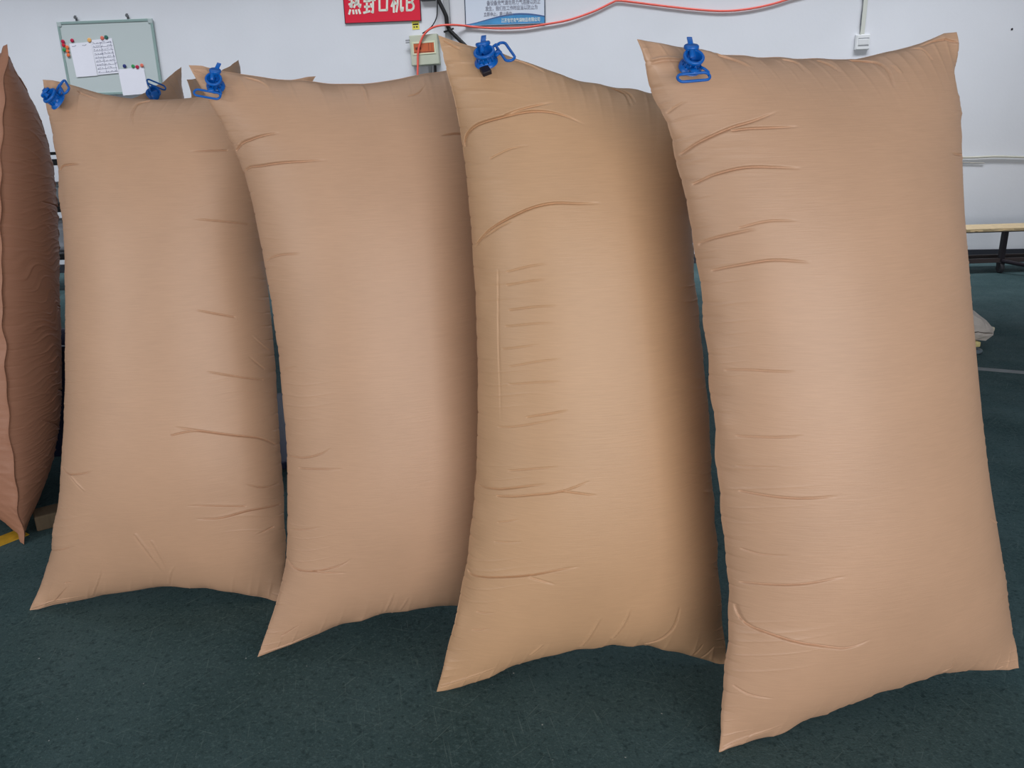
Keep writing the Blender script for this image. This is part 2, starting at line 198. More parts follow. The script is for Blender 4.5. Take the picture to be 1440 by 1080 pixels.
def floor_mat():
    m = mat('floor_paint', (41, 61, 62), .8, .12); nt = m.node_tree; b = nt.nodes['Principled BSDF']
    tc = next(n for n in nt.nodes if n.type == 'TEX_COORD')
    def noise(scale, det, lo, hi, vlo, vhi, st=(1, 1, 1), rot=0, off=0):
        mr = nt.nodes.new('ShaderNodeMapping'); mr.inputs['Rotation'].default_value = (0, 0, rot); nt.links.new(tc.outputs['Object'], mr.inputs[0])
        mp = nt.nodes.new('ShaderNodeMapping'); mp.inputs['Scale'].default_value = st; mp.inputs['Location'].default_value = (off, off, 0)
        nt.links.new(mr.outputs[0], mp.inputs[0])
        n = nt.nodes.new('ShaderNodeTexNoise'); n.inputs['Scale'].default_value = scale; n.inputs['Detail'].default_value = det; nt.links.new(mp.outputs[0], n.inputs[0])
        r = nt.nodes.new('ShaderNodeMapRange'); r.inputs['From Min'].default_value = lo; r.inputs['From Max'].default_value = hi
        r.inputs['To Min'].default_value = vlo; r.inputs['To Max'].default_value = vhi; nt.links.new(n.outputs[0], r.inputs[0]); return r.outputs[0]
    base = nt.nodes.new('ShaderNodeMix'); base.data_type = 'RGBA'; base.inputs['A'].default_value = srgb(55, 78, 80); base.inputs['B'].default_value = srgb(78, 101, 104)
    nt.links.new(noise(1.6, 5, .3, .7, 0, 1), base.inputs['Factor'])
    cur = base.outputs['Result']
    def over(sock, colr, fac):
        nonlocal cur
        mx = nt.nodes.new('ShaderNodeMix'); mx.data_type = 'RGBA'; mx.inputs['B'].default_value = srgb(*colr)
        mm = nt.nodes.new('ShaderNodeMath'); mm.operation = 'MULTIPLY'; mm.inputs[1].default_value = fac
        nt.links.new(sock, mm.inputs[0]); nt.links.new(mm.outputs[0], mx.inputs['Factor']); nt.links.new(cur, mx.inputs['A']); cur = mx.outputs['Result']
    over(noise(260, 3, .58, .75, 0, 1), (104, 122, 120), .6)                 # grit
    over(noise(95, 4, .52, .68, 0, 1, off=43), (96, 120, 122), .42)
    over(noise(70, 4, .54, .70, 0, 1, off=51), (26, 44, 48), .5)
    over(noise(180, 3, .60, .75, 0, 1, off=7), (14, 26, 28), .6)
    for k, (rot, off) in enumerate(((.35, 3), (1.35, 11), (-.7, 17), (2.2, 23))):      # scratches
        over(noise(5, 2, .695, .74, 0, 1, (1.0, 34, 1), rot, off), (120, 140, 138), .33)
    over(noise(60, 1, .80, .82, 0, 1, off=31), (190, 195, 195), .8)          # a few pale flecks
    nt.links.new(cur, b.inputs['Base Color'])
    nt.links.new(noise(7, 5, .3, .7, .68, .9), b.inputs['Roughness'])
    n2 = nt.nodes.new('ShaderNodeTexNoise'); n2.inputs['Scale'].default_value = 160; nt.links.new(tc.outputs['Object'], n2.inputs[0])
    bp = nt.nodes.new('ShaderNodeBump'); bp.inputs['Strength'].default_value = .5; bp.inputs['Distance'].default_value = .003
    nt.links.new(n2.outputs[0], bp.inputs['Height']); nt.links.new(bp.outputs[0], b.inputs['Normal'])
    return m

# ---------------------------------------------------------------- helpers
def link(name, me, m, parent=None, smooth=False):
    if smooth and len(me.polygons): me.polygons.foreach_set('use_smooth', np.ones(len(me.polygons), bool))
    o = bpy.data.objects.new(name, me); COL.objects.link(o)
    if m is not None: me.materials.append(m)
    if parent is not None: o.parent = parent
    return o
def obj(name, bm, m, parent=None, smooth=False):
    me = bpy.data.meshes.new(name); bm.normal_update(); bm.to_mesh(me); bm.free(); return link(name, me, m, parent, smooth)
def tag(o, label, cat, group=None):
    o['label'] = label; o['category'] = cat
    if group: o['group'] = group
    return o
def empty(name, M=None, loc=None):
    o = bpy.data.objects.new(name, None); COL.objects.link(o); o.empty_display_size = .05
    if M is not None: o.matrix_world = M
    if loc is not None: o.location = loc
    return o
def struct(o): o['kind'] = 'structure'; return o
def frame(origin, ex, ez):
    """matrix whose local x, z run along ex, ez; local -y looks out of the wall"""
    ex = Vector(ex).normalized(); ez = Vector(ez); ez = (ez - ex*ez.dot(ex)).normalized(); ey = ez.cross(ex)
    return Matrix(((ex.x, ey.x, ez.x, origin[0]), (ex.y, ey.y, ez.y, origin[1]), (ex.z, ey.z, ez.z, origin[2]), (0, 0, 0, 1)))
def box(bm, c, s, bev=0, rot=None, seg=2):
    r = bmesh.ops.create_cube(bm, size=1); vs = r['verts']
    for v in vs: v.co = Vector((v.co.x*s[0], v.co.y*s[1], v.co.z*s[2]))
    if bev:
        es = list({e for v in vs for e in v.link_edges})
        q = bmesh.ops.bevel(bm, geom=es, offset=bev, segments=seg, affect='EDGES', profile=.5); vs = list({v for f_ in q['faces'] for v in f_.verts} | {v for v in vs if v.is_valid})
    M = Matrix.Translation(c) @ (rot.to_4x4() if rot is not None else Matrix.Identity(4))
    bmesh.ops.transform(bm, matrix=M, verts=vs)
def lathe(bm, prof, n=32, M=None):
    """profile of (radius, height) about local z"""
    rings = []
    for r, z in prof:
        if r < 1e-6: rings.append([bm.verts.new((0, 0, z))])
        else: rings.append([bm.verts.new((r*math.cos(2*math.pi*k/n), r*math.sin(2*math.pi*k/n), z)) for k in range(n)])
    for a, b in zip(rings, rings[1:]):
        for k in range(n):
            k2 = (k+1) % n
            if len(a) == 1 and len(b) > 1: bm.faces.new((a[0], b[k], b[k2]))
            elif len(b) == 1 and len(a) > 1: bm.faces.new((a[k], a[k2], b[0]))
            elif len(a) > 1: bm.faces.new((a[k], a[k2], b[k2], b[k]))
    if M is not None: bmesh.ops.transform(bm, matrix=M, verts=[v for r in rings for v in r])
def catmull(P, n=10, closed=False):
    P = [Vector(p) for p in P]; out = []
    N = len(P); rng = range(N if closed else N-1)
    for i in rng:
        g = (lambda j: P[j % N]) if closed else (lambda j: P[max(0, min(N-1, j))])
        p0, p1, p2, p3 = g(i-1), g(i), g(i+1), g(i+2)
        for k in range(n):
            t = k/n; out.append(.5*((2*p1)+(p2-p0)*t+(2*p0-5*p1+4*p2-p3)*t*t+(3*p1-p0-3*p2+p3)*t**3))
    if not closed: out.append(P[-1])
    return out
def tube(bm, P, r, n=12, closed=False, flat=1.0):
    P = [Vector(p) for p in P]; N = len(P); rings = []; up = None
    for i, p in enumerate(P):
        a = P[(i-1) % N] if closed or i > 0 else p; b = P[(i+1) % N] if closed or i < N-1 else p
        t = (b-a).normalized()
        if up is None: up = Vector((0, 0, 1)) if abs(t.z) < .9 else Vector((1, 0, 0))
        x = t.cross(up).normalized(); up = x.cross(t).normalized()
        rr = r[i] if isinstance(r, (list, tuple)) else r
        rings.append([bm.verts.new(p + x*rr*math.cos(2*math.pi*k/n) + up*rr*flat*math.sin(2*math.pi*k/n)) for k in range(n)])
    for i in range(N if closed else N-1):
        a, b = rings[i], rings[(i+1) % N]
        for k in range(n): bm.faces.new((a[k], a[(k+1) % n], b[(k+1) % n], b[k]))
    if not closed: bm.faces.new(rings[0][::-1]); bm.faces.new(rings[-1])
def panel(bm, w, h, d, bev=0.0, c=(0, 0, 0)): box(bm, c, (w, d, h), bev)
def new(): return bmesh.new()

# ---------------------------------------------------------------- the hall
def quad(name, pts, m):
    bm = new(); bm.faces.new([bm.verts.new(p) for p in pts]); return struct(obj(name, bm, m))
def slab(name, c, s, m, rot=0):
    bm = new(); box(bm, (0, 0, 0), s); o = struct(obj(name, bm, m)); o.location = c; o.rotation_euler = (0, 0, rot); return o
slab('floor', (0, 2.5, -.05), (22, 19, .1), floor_mat())
wc = WP - WT*6.0 - WN*.1
wx = float(wc[0]); wy = float(wc[1])
slab('wall_back', (wx, wy, 2.9), (20, .2, 5.8), WALL, -YAW)
slab('wall_left', (-8.6, 5.9, 2.9), (.2, 10.4, 5.8), WALL)
slab('wall_right', (8.6, 4.2, 2.9), (.2, 9.9, 5.8), WALL)
slab('ceiling', (0, 3.6, 5.85), (20, 16, .1), mat('ceiling_sheet', (190, 195, 200), .8))
bc = WP - WT*6.0 + WN*.008
slab('baseboard_back', (float(bc[0]), float(bc[1]), .06), (17, .016, .12), mat('skirting', (52, 54, 62), .5), -YAW)
def strip(name, a, b, wd, m, label, cat):
    a = Vector(a); b = Vector(b); L = (b-a).length; bm = new(); box(bm, (0, 0, 0), (L, wd, .002), .0004, seg=1)
    o = obj(name, bm, m); o.location = (a+b)/2 + Vector((0, 0, .001)); o.rotation_euler = (0, 0, math.atan2(b.y-a.y, b.x-a.x)); return tag(o, label, cat)
TAPE = mat('grey_tape', (132, 136, 138), .6, noise=.12, scale=12)
strip('floor_line', onz(1120, 497), onz(1700, 546), .075, TAPE, 'pale grey line painted across the dark floor behind the rightmost bag', 'floor marking')
strip('floor_line', onz(-60, 785), onz(34, 748), .10, mat('yellow_tape', (206, 165, 42), .6, noise=.2, scale=20), 'worn yellow marking on the floor beside the leftmost bag', 'floor marking')

# ---------------------------------------------------------------- the inflated kraft bags
def sines(rng, x, f0, f1, n=14):
    y = np.zeros_like(x)
    for _ in range(n): y += np.sin(2*np.pi*rng.uniform(f0, f1)*x + rng.uniform(0, 6.3))
    return y/np.sqrt(n/2)
def ridged(y): return np.maximum(0, 1-np.abs(y)*1.6)**2

def crease_field(A, B, W, H, creases):
    """displacement of every point (metric coordinates A, B on the sheet) from sharp folds"""
    D = np.zeros_like(A)
    for amp, pl in creases:
        P = np.array([(p[0]*W/2, p[1]*H/2) for p in pl])
        if len(P) > 2:                                      # smooth the polyline
            V = [Vector((p[0], p[1], 0)) for p in P]; P = np.array([(v.x, v.y) for v in catmull(V, 5)])
        seg = np.linalg.norm(np.diff(P, axis=0), axis=1); L = seg.sum(); s0 = np.concatenate([[0], np.cumsum(seg)])
        lo, hi = P.min(0)-.05, P.max(0)+.05
        m = (A > lo[0]) & (A < hi[0]) & (B > lo[1]) & (B < hi[1])
        if not m.any() or L < 1e-4: continue
        a, b = A[m], B[m]; best = np.full(a.shape, 1e9); sg = np.zeros(a.shape); sl = np.zeros(a.shape)
        for i in range(len(P)-1):
            d = P[i+1]-P[i]; l2 = d @ d
            if l2 < 1e-10: continue
            t = np.clip(((a-P[i, 0])*d[0]+(b-P[i, 1])*d[1])/l2, 0, 1)
            qx, qy = a-(P[i, 0]+t*d[0]), b-(P[i, 1]+t*d[1]); dist = np.hypot(qx, qy)
            c = dist < best; best = np.where(c, dist, best); sg = np.where(c, np.sign(d[0]*qy-d[1]*qx), sg); sl = np.where(c, s0[i]+t*seg[i], sl)
        if P[-1, 0] < P[0, 0]: sg = -sg
        u = sl/L; tap = np.clip(u/.04, 0, 1)**.5*(1-u**2.2)*.75 + .25*np.sin(np.pi*np.clip(u, 0, 1))
        x = best*sg; w_ = .0017 + .0009*abs(amp); amp_m = .0135*amp*tap
        if amp > 0: v = -np.exp(-(x/w_)**2) + .20*np.where(x > 0, np.exp(-x/.009), np.exp(x/.002))
        else: v = -.6*(np.exp(-(x/(1.3*w_))**2) - .45*np.exp(-((x+2.4*w_)/(1.6*w_))**2))
        D[m] += amp_m*v
    return D

def make_bag(key, m, seed, ns=200, nt=520, crumple=0.0, label='', group=None):
    d = BAGS[key]; c = d['c']; off = {k: np.array(v) for k, v in d['off'].items()}; T = d['T']
    BL, BR, TL, TR, ex, ez, n = bag_frame(c)
    W = float(np.linalg.norm(BR-BL)); H = float(np.linalg.norm(TL-BL))
    base = (BL+BR)/2
    u1 = np.linspace(-1, 1, ns); s1 = .55*u1 + .45*np.sin(u1*np.pi/2); v1 = np.linspace(-1, 1, nt); t1 = .8*v1 + .2*np.sin(v1*np.pi/2)
    verts, faces, cnt = [], [], 0
    def grid(side, S1, T1):
        nonlocal cnt
        rng = np.random.default_rng(seed*7 + (0 if side > 0 else 3))
        S, Tt = np.meshgrid(S1, T1, indexing='ij'); A, B = S*W/2, Tt*H/2
        P = bag_point(c, off, T, S, Tt, side, .984 if key == 'A' else .997)
        dl = (1-np.abs(S))*W/2; db = (1-np.abs(Tt))*H/2
        # puckers that run in from the long seams and from the two end seams
        warp = .012*sines(rng, A*1.0, .6, 2.2)
        side_l = ridged(sines(rng, B+warp, 6, 17)); side_r = ridged(sines(rng, B+warp, 6, 17))
        ends_t = ridged(sines(rng, A+.10*B, 5, 13)); ends_b = ridged(sines(rng, A-.12*B, 5, 13))
        lenm = .05 + .05*np.clip(sines(rng, B, 1.5, 4), -.6, 1.5)
        D = np.where(S < 0, side_l, side_r)*np.exp(-(dl/np.maximum(lenm, .02))**1.5)*.0028*np.clip(dl/.01, 0, 1)
        D += np.where(Tt > 0, ends_t, ends_b)*np.exp(-(db/.07)**1.5)*.0036*np.clip(db/.012, 0, 1)*np.clip(dl/.05, 0, 1)
        # broad, very soft unevenness of the paper
        D += .0012*sines(rng, B + .2*A, .8, 3)*np.exp(-(dl/.22)**2)
        D += .0011*sines(rng, A*.8+B*.5, .5, 1.6)
        if crumple:
            w1 = .03*sines(rng, A, .8, 2.5)+.01*sines(rng, A*1.3+B, 2, 5)
            D += crumple*(.0055*ridged(sines(rng, B+w1, 5, 11))*(.35+.65*np.clip(sines(rng, A+.3*B, 1, 2.4), 0, 1.2))
                          + .004*ridged(sines(rng, B*.9+A*.5+w1, 4, 9))*np.clip(sines(rng, B-A, 1, 3), 0, 1)
                          + .002*ridged(sines(rng, B-.25*A+w1, 12, 22)))*np.clip(dl/.03, 0, 1)*np.clip(db/.03, 0, 1)
        if side > 0 and 'cr' in d: D += crease_field(A, B, W, H, d['cr'])
        D = np.where((dl < 1e-9) | (db < 1e-9), 0, D)
        P = P + (side*n)*D[..., None]
        # the seams themselves ripple a little, in step on both faces
        r2 = np.random.default_rng(seed)
        edge = np.exp(-(dl/.025)**2); e2 = np.exp(-(db/.03)**2)
        sj = .0022*ridged(sines(r2, B, 4, 12)) ; sk = .0035*sines(r2, B, 2, 8); ek = .0045*sines(r2, A, 3, 10)
        P = P - ex*(np.sign(S)*sj*edge)[..., None] + n*(sk*edge + ek*e2*(1-edge))[..., None]
        P[..., 2] = np.maximum(P[..., 2], .001)
        N, Mm = S.shape; idx = cnt + np.arange(N*Mm).reshape(N, Mm)
        q = np.stack([idx[:-1, :-1], idx[1:, :-1], idx[1:, 1:], idx[:-1, 1:]], -1).reshape(-1, 4)
        if side < 0: q = q[:, ::-1]
        verts.append((P-base).reshape(-1, 3)); faces.append(q); cnt += N*Mm
    grid(1, s1, t1); grid(-1, s1[::3] if (ns-1) % 3 == 0 else s1[::1], t1[::3] if (nt-1) % 3 == 0 else t1)
    V = np.concatenate(verts); Q = np.concatenate(faces)
    me = bpy.data.meshes.new('bag_body'); me.vertices.add(len(V)); me.vertices.foreach_set('co', V.ravel())
    me.loops.add(Q.size); me.loops.foreach_set('vertex_index', Q.ravel().astype(np.int32))
    me.polygons.add(len(Q)); me.polygons.foreach_set('loop_start', (np.arange(len(Q))*4).astype(np.int32))
    me.update(calc_edges=True); me.validate()
    root = empty('dunnage_bag', loc=base); tag(root, label, 'inflated bag', group)
    link('paper_body', me, m, root, True)
    return root, base

def valve(root, base, key, ang=0.0, tilt=(0, 0), lift=.0, pos=None, sc=1.0, patch=False, cap_ang=0.0):
    """blue inflation valve: flange, cup, hinged cap on a strap, and the oval hanging loop"""
    d = BAGS[key]; c = d['c']; off = {k: np.array(v) for k, v in d['off'].items()}; s, t = pos or d['valve']; e = .01
    p = bag_point(c, off, d['T'], s, t); px = bag_point(c, off, d['T'], s+e, t)-p; pz = bag_point(c, off, d['T'], s, t-e)-p
    nn = np.cross(px, -pz); nn /= np.linalg.norm(nn)
    n0 = bag_frame(c)[6]; nn = .35*nn + .65*n0; nn /= np.linalg.norm(nn)
    ex = Vector(bag_frame(c)[4]); n_ = Vector(nn); up = n_.cross(ex).normalized()
    if up.z < 0: up = -up
    ex = up.cross(n_).normalized()
    R = Matrix(((ex.x, up.x, n_.x), (ex.y, up.y, n_.y), (ex.z, up.z, n_.z)))
    R = R @ Matrix.Rotation(ang, 3, 'Z') @ Matrix.Rotation(tilt[0], 3, 'X') @ Matrix.Rotation(tilt[1], 3, 'Y')
    vb = new()
    lathe(vb, [(0, -.004), (.030*sc, -.004), (.030*sc, .0), (.0235*sc, .004), (.0215*sc, .006), (.0215*sc, .020), (.0265*sc, .022), (.0275*sc, .025), (.0275*sc, .028), (.0255*sc, .030), (.021*sc, .030), (.0195*sc, .027), (.0185*sc, .012), (0, .011)], 36)
    for k in range(12):                                     # grip ribs around the cup
        a = 2*math.pi*k/12; box(vb, (.0222*sc*math.cos(a), .0222*sc*math.sin(a), .013), (.003, .002, .014), rot=Matrix.Rotation(a, 3, 'Z'))
    box(vb, (0, .002, .012), (.034*sc, .003, .004)); box(vb, (0, .002, .012), (.003, .034*sc, .004))
    v = obj('valve', vb, BLUE, root, True)
    v.matrix_local = Matrix.Translation(Vector(p-base) + n_*lift) @ R.to_4x4()
    v['label'] = 'blue plastic inflation valve'
    cb = new()                                              # the cap, folded up on its strap above the cup
    lathe(cb, [(0, .0), (.017*sc, .0), (.019*sc, .002), (.019*sc, .007), (.017*sc, .009), (.006, .0095), (0, .0095)], 32, Matrix.Translation((0, .026*sc, .027)) @ Matrix.Rotation(math.radians(-28), 4, 'X'))
    lathe(cb, [(.0065*sc, -.016), (.0065*sc, .001), (0, .001)], 16, Matrix.Translation((-.004, .014*sc, .035)) @ Matrix.Rotation(math.radians(-50), 4, 'X'))
    box(cb, (.003, .051*sc, .030), (.0135*sc, .026*sc, .0035), .001, Matrix.Rotation(math.radians(-8), 3, 'Z'))
    bmesh.ops.transform(cb, matrix=Matrix.Rotation(cap_ang, 4, 'Z'), verts=cb.verts)
    obj('cap', cb, BLUE, v, True)
    hb = new()
    tube(hb, [(-.006, -.022*sc, .012), (-.004, -.030*sc, .013), (.0, -.040*sc, .014)], .010*sc, 12, flat=.45)
    tube(hb, [(.016*sc, -.018*sc, .012), (.024*sc, -.028*sc, .014), (.031*sc, -.040*sc, .014), (.030*sc, -.050*sc, .012)], .0035*sc, 10)
    obj('strap', hb, BLUE, v, True)
    ob = new(); a, r = .030*sc, .0125*sc; P = []
    for k in range(12): q = -math.pi/2+math.pi*k/11; P.append((a+r*math.cos(q)-.010, -.052*sc+r*math.sin(q), .013))
    for k in range(12): q = math.pi/2+math.pi*k/11; P.append((-a+r*math.cos(q)-.010, -.052*sc+r*math.sin(q), .013))
    P2 = []                                                 # even out the long straight runs
    for i in range(len(P)):
        A_, B_ = Vector(P[i]), Vector(P[(i+1) % len(P)]); P2.append(A_)
        if (B_-A_).length > .02: P2 += [A_.lerp(B_, f_/5) for f_ in range(1, 5)]
    tube(ob, P2, .0036*sc, 10, closed=True)
    obj('hanging_loop', ob, BLUE, v, True)
    if patch:
        pb = new(); box(pb, (-.034, .014, -.002), (.028, .024, .012), .002); q = obj('neck', pb, DARK, v); q['label'] = 'dark neck under the blue valve'
    return v

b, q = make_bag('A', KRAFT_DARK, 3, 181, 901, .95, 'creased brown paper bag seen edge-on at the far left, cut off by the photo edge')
b, q = make_bag('B', KRAFT, 5, 280, 1300, 0, 'kraft paper bag standing in front of the whiteboard, the smallest-looking of the four seen face-on')
valve(b, q, 'B', math.radians(135), (0, math.radians(38)), .028, cap_ang=math.radians(-80))
b, q = make_bag('C', KRAFT, 8, 280, 1300, 0, 'kraft paper bag leaning under the red sign, right of the whiteboard')
valve(b, q, 'C', math.radians(-12), (math.radians(-28), 0), .012, sc=.84)
b, q = make_bag('D', KRAFT_WARM, 13, 280, 1300, 0, 'kraft paper bag with slanting top below the blue and white poster')
valve(b, q, 'D', math.radians(112), (0, math.radians(38)), .022, patch=True, cap_ang=math.radians(-105))
b, q = make_bag('E', KRAFT, 21, 280, 1300, 0, 'largest and nearest kraft paper bag, at the right, below the wall socket')
valve(b, q, 'E', math.radians(0), (math.radians(-28), 0), .012, sc=.88)
b, q = make_bag('F', KRAFT, 31, 100, 200, .5, 'kraft paper bag behind, its corner and blue valve peeking up beside the whiteboard edge')
valve(b, q, 'F', math.radians(135), (0, math.radians(25)), .03, pos=(-.3, .985))
b, q = make_bag('G', KRAFT, 37, 100, 200, .5, 'kraft paper bag furthest behind, only its top corner showing behind a blue valve')

# ---------------------------------------------------------------- things on the wall
def wall_thing(TL, TR, BR, BL, off):
    """an Empty at the centre of a rectangle on the wall, with its width and height in metres"""
    P = [onw(x, y, off) for x, y in (TL, TR, BR, BL)]
    ctr = sum(P)/4; ex = ((P[1]-P[0])+(P[2]-P[3]))/2; ez = ((P[0]-P[3])+(P[1]-P[2]))/2
    return frame(ctr, ex, ez), float(np.linalg.norm(ex)), float(np.linalg.norm(ez))
def rim(bm, w_, h_, bw, d, y=0, bev=.002):
    for sx in (-1, 1): box(bm, (sx*(w_/2-bw/2), y, 0), (bw, d, h_), bev)
    for sz in (-1, 1): box(bm, (0, y, sz*(h_/2-bw/2)), (w_-2*bw, d, bw), bev)

M, w_, h_ = wall_thing((79, 31), (214, 26), (230, 131), (100, 135), .03)
wb = empty('whiteboard', M); tag(wb, 'whiteboard with green-grey aluminium frame hanging on the wall', 'whiteboard')
bm = new(); panel(bm, w_-.03, h_-.03, .012); obj('board', bm, mat('board_face', (194, 204, 204), .3), wb)
bm = new(); rim(bm, w_, h_, .032, .026, -.002, .004); obj('board_frame', bm, mat('board_rim', (158, 182, 178), .35, metal=.3), wb)
CP = mat('corner_plastic', (178, 190, 190), .5)
for sx in (-1, 1):
    for sz in (-1, 1): bm = new(); box(bm, (sx*(w_/2-.03), -.003, sz*(h_/2-.03)), (.066, .03, .066), .012); obj('corner_cap', bm, CP, wb)
for fx in (-.29, .25):
    bm = new(); lathe(bm, [(0, 0), (.012, 0), (.012, .025), (.02, .028), (.02, .036), (0, .036)], 16, Matrix.Rotation(math.pi/2, 4, 'X') @ Matrix.Translation((0, .03, -.01)))
    box(bm, (0, 0, .0), (.03, .006, .05), .002); box(bm, (0, -.012, .05), (.022, .02, .012), .003)
    o = obj('hook', bm, STEEL, wb); o.location = (fx*w_, .0, h_/2+.012)
Minv = M.inverted()
def on_board(x, y, off): return Vector(onw(x, y, off))
def sheet(pts, label, lines=0, seed=1, table=False):
    Mx, w2, h2 = wall_thing(*pts, .045); r = random.Random(seed)
    e = empty('paper_sheet', Mx); tag(e, label, 'paper')
    bm = new(); panel(bm, w2, h2, .0012)
    obj('sheet', bm, PAPER, e)
    bm = new()
    if table:
        for k in range(lines):
            z = h2/2 - h2*(k+.8)/(lines+.6)
            box(bm, (0, -.0012, z-.012), (w2*.92, .0006, .0035))
            x = -w2*.44
            while x < w2*.40:
                L = r.uniform(.012, .035); zz = z + r.uniform(-.004, .004)
                P = [Vector((x+L*i/5, -.0014, zz + r.uniform(-.009, .009))) for i in range(6)]
                tube(bm, P, .0016, 4); x += L + r.uniform(.006, .03)
                if r.random() < .12: x += .05
        for fx in (-.02, .22): box(bm, (fx*w2*2-.01, -.0012, -.01), (.003, .0006, h2*.86))
    else:
        for k in range(lines):
            x = -w2*.4; z = h2*.42 - k*.03
            for _ in range(2):
                L = w2*.2; P = [Vector((x+L*i/7, -.0014, z + r.uniform(-.006, .006))) for i in range(8)]
                tube(bm, P, .002, 4); x += w2*r.uniform(.42, .5)
    if lines: obj('handwriting', bm, INK, e)
    else: bm.free()
    return e
sheet(((99, 62), (130, 58), (135, 107), (106, 108)), 'blank-looking white sheet held by magnets, left one on the whiteboard', 1, 4)
sheet(((127, 57), (158, 53), (167, 103), (138, 105)), 'white sheet ruled in handwritten rows, middle of the whiteboard', 9, 5, True)
sheet(((167, 97), (203, 95), (208, 131), (172, 135)), 'plain white sheet at the lower right of the whiteboard', 0)
MC = dict(crimson=(186, 36, 72), red=(205, 40, 60), orange=(240, 120, 70), green=(60, 150, 90), amber=(236, 180, 110), salmon=(228, 120, 100), dgreen=(60, 110, 100), navy=(50, 60, 120), dark=(30, 50, 60))
mm = {k: mat('magnet_'+k, v, .35) for k, v in MC.items()}
for x, y, c_, r_, lb in ((101.5, 57, 'crimson', 2.6, 'crimson round magnet holding the top left of the left sheet'), (88.5, 58.5, 'crimson', 2.7, 'dark crimson magnet, top of the cluster at the whiteboard left edge'),
    (89.5, 63.5, 'red', 2.5, 'red magnet just under the crimson one at the whiteboard left edge'), (94.5, 66.5, 'orange', 2.6, 'orange magnet, upper right of the cluster at the whiteboard left edge'),
    (90.5, 70, 'green', 2.6, 'green magnet in the cluster at the whiteboard left edge'), (95.2, 72, 'orange', 2.4, 'orange magnet, middle of three at the whiteboard left edge'),
    (96.2, 77.5, 'orange', 2.5, 'lowest orange magnet of the cluster at the whiteboard left edge'), (125.8, 56.5, 'amber', 3.0, 'amber magnet between the left sheet and the ruled sheet'),
    (143.8, 53.5, 'salmon', 2.7, 'salmon magnet at the top of the ruled sheet'), (149.4, 52.5, 'dgreen', 2.8, 'dark green magnet at the top of the ruled sheet'),
    (175.2, 93, 'navy', 2.6, 'navy magnet at the top left of the lower right sheet'), (187.2, 93.2, 'green', 2.5, 'green magnet above the lower right sheet'),
    (193.2, 94.2, 'crimson', 2.6, 'crimson magnet above the lower right sheet'), (199.6, 92, 'salmon', 2.5, 'salmon magnet above the lower right sheet')):
    bm = new(); R_ = r_*.0092; lathe(bm, [(0, 0), (R_, 0), (R_, .005), (R_*.85, .008), (R_*.5, .009), (0, .009)], 20, Matrix.Rotation(math.pi/2, 4, 'X'))
    o = obj('magnet', bm, mm[c_], None, True); o.matrix_world = frame(onw(x, y, .0475), WT, (0, 0, 1)); tag(o, lb, 'magnet')

# red sign
def text_mesh(s, size, extr=.002, bold=0.0, spacing=1.0):
    cu = bpy.data.curves.new('lettering', 'FONT'); cu.body = s; cu.size = size; cu.extrude = extr; cu.offset = bold
    cu.align_x = 'CENTER'; cu.align_y = 'CENTER'; cu.space_character = spacing
    t = bpy.data.objects.new('lettering', cu); COL.objects.link(t)
    dg = bpy.context.evaluated_depsgraph_get(); dg.update(); me = bpy.data.meshes.new_from_object(t.evaluated_get(dg))
    bpy.data.objects.remove(t, do_unlink=True); me.materials.clear()
    n = len(me.vertices); a = np.zeros(n*3); me.vertices.foreach_get('co', a); a = a.reshape(-1, 3)
    if n:
        a[:, :2] -= (a[:, :2].min(0)+a[:, :2].max(0))/2
        a = np.stack([a[:, 0], -a[:, 2], a[:, 1]], 1); me.vertices.foreach_set('co', a.ravel()); me.update()
    return me, (a[:, 0].max()-a[:, 0].min(), a[:, 2].max()-a[:, 2].min()) if n else (1, 1)
M, w_, h_ = wall_thing((479, -32), (590, -37), (591, 29), (487, 33), .015)
sg = empty('red_sign', M); tag(sg, 'red machine sign with white lettering on the wall, cut off at the top', 'sign')
bm = new(); panel(bm, w_, h_, .01, .001); obj('panel', bm, RED, sg)
bm = new(); rim(bm, w_+.008, h_+.008, .009, .014); obj('sign_edge', bm, mat('maroon_edge', (70, 20, 40), .5), sg)
LW = mat('cream_lettering', (236, 238, 226), .5)
Mi = M.inverted()
STROKES = {
 'hot': [[(.02,.78),(.42,.82)], [(.24,1),(.24,.38),(.12,.42)], [(.02,.52),(.42,.62)], [(.48,.78),(.80,.78),(.80,.46),(.93,.36),(.97,.5)], [(.64,1),(.62,.62),(.44,.36)], [(.52,.62),(.66,.50)],
         [(.12,.23),(.03,.02)], [(.36,.21),(.40,.03)], [(.60,.21),(.67,.03)], [(.83,.23),(.95,.03)]],
 'seal': [[(.06,.84),(.50,.84)], [(.28,1),(.28,.66)], [(.02,.65),(.54,.65)], [(.08,.36),(.50,.36)], [(.28,.54),(.28,.10)], [(.0,.05),(.54,.12)], [(.58,.70),(1,.70)], [(.82,1),(.82,.05),(.70,.09)], [(.63,.50),(.70,.34)]],
 'mouth': [[(.06,.95),(.94,.95),(.92,.05),(.08,.05),(.06,.95)]],
 'machine': [[(.0,.74),(.44,.74)], [(.22,1),(.22,.0)], [(.22,.64),(.03,.32)], [(.25,.60),(.40,.44)], [(.82,.90),(.55,.90),(.54,.40),(.44,.02)], [(.82,.90),(.82,.13),(.88,.06),(.97,.08),(.99,.24)]],
 'b': [[(.1,.95),(.1,.05),(.6,.05),(.85,.14),(.9,.3),(.8,.45),(.6,.52),(.1,.52)], [(.1,.95),(.56,.95),(.78,.86),(.8,.66),(.62,.52)]]}
lb_ = new()
